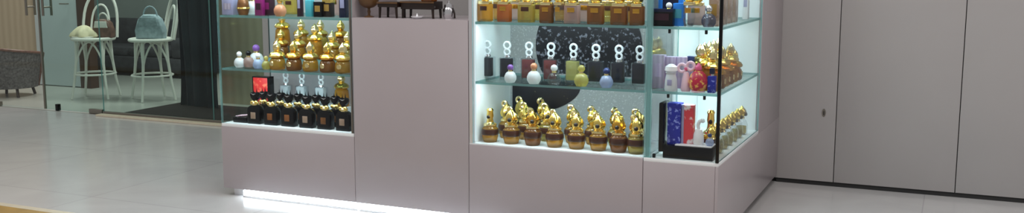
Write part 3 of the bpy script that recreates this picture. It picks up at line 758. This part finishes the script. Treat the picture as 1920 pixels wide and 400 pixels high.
# --- corner case
YG = 4.935
carton('bluelow', .055, .05, .115, 'blue', 'turq'); carton('bluetall', .13, .045, .19, 'blue', 'navy'); carton('blackcase', .115, .06, .085, 'black', 'plum', 'navy')
place('blackcase', 'black_box', 'black gift box before the bright blue box, corner top shelf', 'box', wx(1243, YG - .02, 1.2), YG - .015, ZT)
place('bluetall', 'blue_box', 'large bright blue box behind the black gift box', 'box', wx(1258, YG + .1, 1.2), YG + .11, ZT)
place('bluelow', 'blue_box', 'small bright blue box right of the black gift box', 'box', wx(1271, YG - .01, 1.2), YG + .02, ZT)
proto('white_orb', [('ball', MB().sphere((0, 0, .016), .016), 'porcelain'), ('foot', MB().lathe([(.012, 0), (.009, .004)], 14), 'gold')])
place('white_orb', 'white_stopper', 'white ball stopper lying on top of the black gift box', 'stopper', wx(1254, YG - .02, 1.25), YG - .015, ZT + .088)
place('block_diamond', 'perfume_bottle', 'clear faceted gold-capped bottle on the corner top shelf', 'perfume bottle', wx(1292, YG, 1.2), YG, ZT, 0, None, 1.1)
place('block_pink', 'perfume_bottle', 'pale pink gold-capped bottle on the corner top shelf', 'perfume bottle', wx(1306, YG + .12, 1.2), YG + .12, ZT, 0, None, 1.05)
place('round_grey', 'round_bottle', 'smoky grey round bottle with silver cap beside the black corner bar', 'perfume bottle', wx(1329, YG, 1.2), YG, ZT, 0, None, 1.2)
carton('tan', .05, .085, .15, 'tancard', 'goldfloor')
for i in range(4):
    place('tan', 'tan_box', '%s tan rose box from the corner bar on the side top shelf' % ORD[i], 'box', XR - .075, 5.02 + i * .135, ZT, 0, 'tan boxes on the side top shelf')
carton('paletall', .03, .05, .2, 'porcelain', 'lavender')
place('paletall', 'white_box', 'tall slim white box at the far end of the side top shelf', 'box', XR - .06, 5.74, ZT)
# middle shelf of the corner
carton('lilac_a', .060, .05, .175, 'mauve', 'lilac'); carton('lilac_b', .055, .05, .165, 'lilac', 'mauve'); carton('navycap', .035, .035, .165, 'mauve', 'lilac', 'darkblue')
place('lilac_a', 'lilac_box', 'tall mauve striped box against the partition, corner middle shelf', 'box', wx(1236, YG + .06, .9), YG + .06, ZM)
place('lilac_b', 'lilac_box', 'tall lilac striped box, second from the partition, corner middle shelf', 'box', wx(1258, YG + .085, .9), YG + .085, ZM)
place('lilac_b', 'lilac_box', 'tall lilac striped box, third from the partition, corner middle shelf', 'box', wx(1279, YG + .10, .9), YG + .10, ZM)
place('navycap', 'navy_lidded_box', 'mauve box with dark blue lid behind the pink bow bottle', 'box', wx(1296, YG + .12, .9), YG + .12, ZM)
proto('white_figure', [('body', MB().lathe([(0, 0), (.03, 0), (.033, .01), (.030, .06), (.024, .085), (.03, .095), (0, .096)], 20), 'frost'), ('label_plate', MB().box(-.012, .012, -.0335, -.030, .03, .06, .001), 'lavender'), ('cap', MB().lathe([(.022, .095), (.034, .105), (.03, .125), (.012, .137), (0, .139)], 20), 'porcelain')])
place('white_figure', 'white_bottle', 'white frosted bottle with domed white cap before the lilac boxes', 'perfume bottle', wx(1258, YG - .03, .85), YG - .03, ZM)
proto('bow_bottle', [('body', MB().lathe([(0, 0), (.02, 0), (.024, .01), (.018, .06), (.010, .09), (0, .092)], 18), 'palepink'), ('bow', MB().ring((-.02, 0, .108), .018, .007, 'y', 14).ring((.02, 0, .118), .018, .007, 'y', 14), 'palepink'), ('knot', MB().sphere((0, 0, .105), .010), 'rose')])
place('bow_bottle', 'bow_bottle', 'pale pink slim bottle with a ribbon bow stopper', 'perfume bottle', wx(1286, YG - .02, .85), YG - .02, ZM, 0, None, 1.1)
proto('redgold_bottle', [('body', MB().lathe([(0, 0), (.025, 0), (.046, .028), (.05, .055), (.038, .09), (.02, .108), (0, .109)], 24), 'redgold'), ('foot', MB().lathe([(.028, -.0), (.036, .004), (.03, .012)], 20), 'palepink'), ('cap', MB().lathe(knob_prof(.106, .018, .045), 16), 'rose')])
place('redgold_bottle', 'red_gold_bottle', 'round red and gold patterned bottle on the corner middle shelf', 'perfume bottle', wx(1309, YG - .03, .85), YG - .03, ZM)
proto('royal_bottle', [('body', MB().box(-.02, .02, -.018, .018, 0, .085, .004), 'royal'), ('neck', MB().lathe([(.01, .085), (.01, .094)], 12), 'silver'), ('cap', MB().box(-.012, .012, -.012, .012, .094, .125, .003), 'navy')])
place('royal_bottle', 'royal_blue_bottle', 'royal blue square bottle beside the black corner bar, middle shelf', 'perfume bottle', wx(1334, YG - .03, .85), YG - .02, ZM)
for i, (px, dy) in enumerate([(1318, .10), (1336, .13)]):
    place('domed_tall', 'gold_bottle', ['gold domed bottle behind the red and gold round bottle', 'gold domed bottle behind the royal blue square bottle'][i], 'perfume bottle', wx(px, YG + dy, .95), YG + dy, ZM, 0, None, 1.05, 1.15)
for i in range(6):
    place(['domed_tall', 'domed_brown'][i % 2], 'gold_bottle', '%s gold domed bottle from the corner bar on the side middle shelf' % ORD[i], 'perfume bottle', XR - .075, 4.99 + i * .108, ZM, radians(90), 'gold bottles on the side middle shelf', 1.0, 1.05)
for i in range(5):
    place('domed_tall', 'gold_bottle', '%s gold domed bottle from the corner in the inner row of the side middle shelf' % ORD[i], 'perfume bottle', XR - .185, 5.17 + i * .108, ZM, radians(90), 'gold bottles on the side middle shelf', 1.0, 1.1)
# lower level of the corner: open black gift box with coloured pieces, side row of clear bottles with gold caps
t = thing('gift_box', 'open black stepped gift box on the floor of the corner case', 'gift box', (wx(1292, YG, .5), YG + .005, ZB))
part('tray', MB().box(-.125, .135, -.06, .06, 0, .066, .004), 'black', t)
part('lid_flap', MB().box(-.150, -.126, -.055, .06, 0.03, .285, .004), 'black', t)
part('satin_pad', MB().box(-.065, .125, -.052, .052, .066, .075, .004), 'porcelain', t)
zg = ZB + .075
proto('royal_box', [('box', MB().box(-.034, .034, -.03, .03, 0, .215, .004), 'royal'), ('lid', MB().box(-.0355, .0355, -.0315, .0315, .19, .217, .002), 'royal')])
place('royal_box', 'royal_blue_box', 'tall royal blue patterned box standing in the black gift box', 'box', wx(1265, YG, .6), YG + .005, ZB + .0665)
proto('redwhite_box', [('box', MB().box(-.030, .030, -.025, .025, 0, .20, .003), 'redwhite'), ('edge_band', MB().box(-.0315, -.018, -.0262, .0262, 0, .201, .001), 'lavender')])
place('redwhite_box', 'red_white_box', 'tall red and white box standing in the black gift box', 'box', wx(1290, YG + .01, .6), YG + .015, zg)
proto('swan', [('body', MB().lathe([(0, 0), (.024, 0), (.028, .02), (.026, .055), (.016, .08), (0, .083)], 20), 'porcelain'), ('neck', MB().tube([(0, 0, .078), (-.004, -.002, .1), (.004, -.004, .122), (.016, -.004, .128)], .009), 'porcelain'), ('cap', MB().sphere((.02, -.004, .126), .012), 'frost')])
place('swan', 'white_bottle', 'white porcelain bottle standing in the black gift box', 'perfume bottle', wx(1310, YG - .015, .6), YG - .015, zg)
place('round_blue', 'round_bottle', 'pale blue round bottle with dark blue cap in the gift box', 'perfume bottle', wx(1331, YG - .02, .6), YG - .02, zg, 0, None, .7)
place('snifter_slim', 'gold_bottle', 'slim gold-stoppered amber bottle at the right end of the gift box', 'perfume bottle', wx(1331, YG + .09, .6), YG + .105, ZB, 0, None, .95, 1.2)
proto('clear_gold', [('body', MB().lathe([(0, 0), (.03, 0), (.036, .008), (.036, .06), (.026, .085), (.013, .095), (0, .096)], 20), 'crystal'), ('liquid', MB().lathe([(0, .006), (.026, .006), (.029, .012), (.029, .05), (0, .051)], 18), 'olive'), ('collar', MB().lathe([(.014, .093), (.019, .097), (.014, .108)], 16), 'goldpale'), ('stopper', MB().lathe(knob_prof(.106, .028, .065), 18, lobes=5, amp=.1, twist=30), 'gold'), ('stone', MB().sphere((0, -.024, .122), .012), 'wood')])
for i in range(7):
    place('clear_gold', 'gold_stopper_bottle', '%s clear bottle with gold stopper from the corner bar, side lower shelf' % ORD[i], 'perfume bottle', XR - .07, 5.00 + i * .128, ZB, radians(75), 'clear bottles with gold stoppers on the side lower shelf', 1.0, 1.0)

# ================================================================== LIGHT
w = bpy.data.worlds.new('mall_light'); S.world = w; w.use_nodes = True
bg = w.node_tree.nodes['Background']; bg.inputs['Color'].default_value = (1.0, .97, .96, 1); bg.inputs['Strength'].default_value = .34
def area(name, loc, sx, sy, p, col=(1, 1, 1), rot=(0, 0, 0)):
    l = bpy.data.lights.new(name, 'AREA'); l.shape = 'RECTANGLE'; l.size = sx; l.size_y = sy; l.energy = p; l.color = col
    o = bpy.data.objects.new(name, l); COL.objects.link(o); o.location = loc; o.rotation_euler = rot; return o
for i, x in enumerate((-7.5, -4.6, -2.1)):
    area('mall_ceiling_and_fill_light', (x, 3.2, 3.6), 1.2, 1.2, 37, (1, .95, .93))
area('mall_ceiling_and_fill_light', (-.1, 4.1, 3.6), 1.2, 1.2, 56, (1, .95, .93))
area('mall_ceiling_and_fill_light', (3.2, 4.1, 3.6), 1.2, 1.2, 40, (1, .95, .93))  # fill added on the right to lift the wall and kiosk side
for x in (-9.2, -7.2): area('shop_ceiling_light', (x, 8.3, 2.9), 1.0, .6, 52, (1, .99, .95))
area('shop_ceiling_light', (-5.6, 7.7, 2.9), .6, .4, 25, (1, .97, .92))
# LED bars in the roofs of the cases; lights added under each shelf to brighten the goods
CW = (.74, .91, 1)
area('case_light', ((XL + XA) / 2, YF + .16, ZR - .03), .8, .12, 8, CW)
area('case_light', ((XB + XC) / 2, YF + .16, ZR - .03), .85, .12, 6, CW)
area('case_light', ((XC + XR) / 2, (YF + YE) / 2, ZR - .03), .2, .9, 5, CW)
for z in (ZM, ZT, ZU):
    area('added_shelf_light', ((XL + XA) / 2, YF + .03, z - .02), .9, .015, 2.3, CW, (radians(20), 0, 0))
    area('added_shelf_light', ((XB + XC) / 2, YF + .03, z - .02), .9, .015, 2.1, CW, (radians(20), 0, 0))
    area('added_shelf_light', (XR - .2, (YF + YE) / 2, z - .02), .015, .95, 1.9, CW)
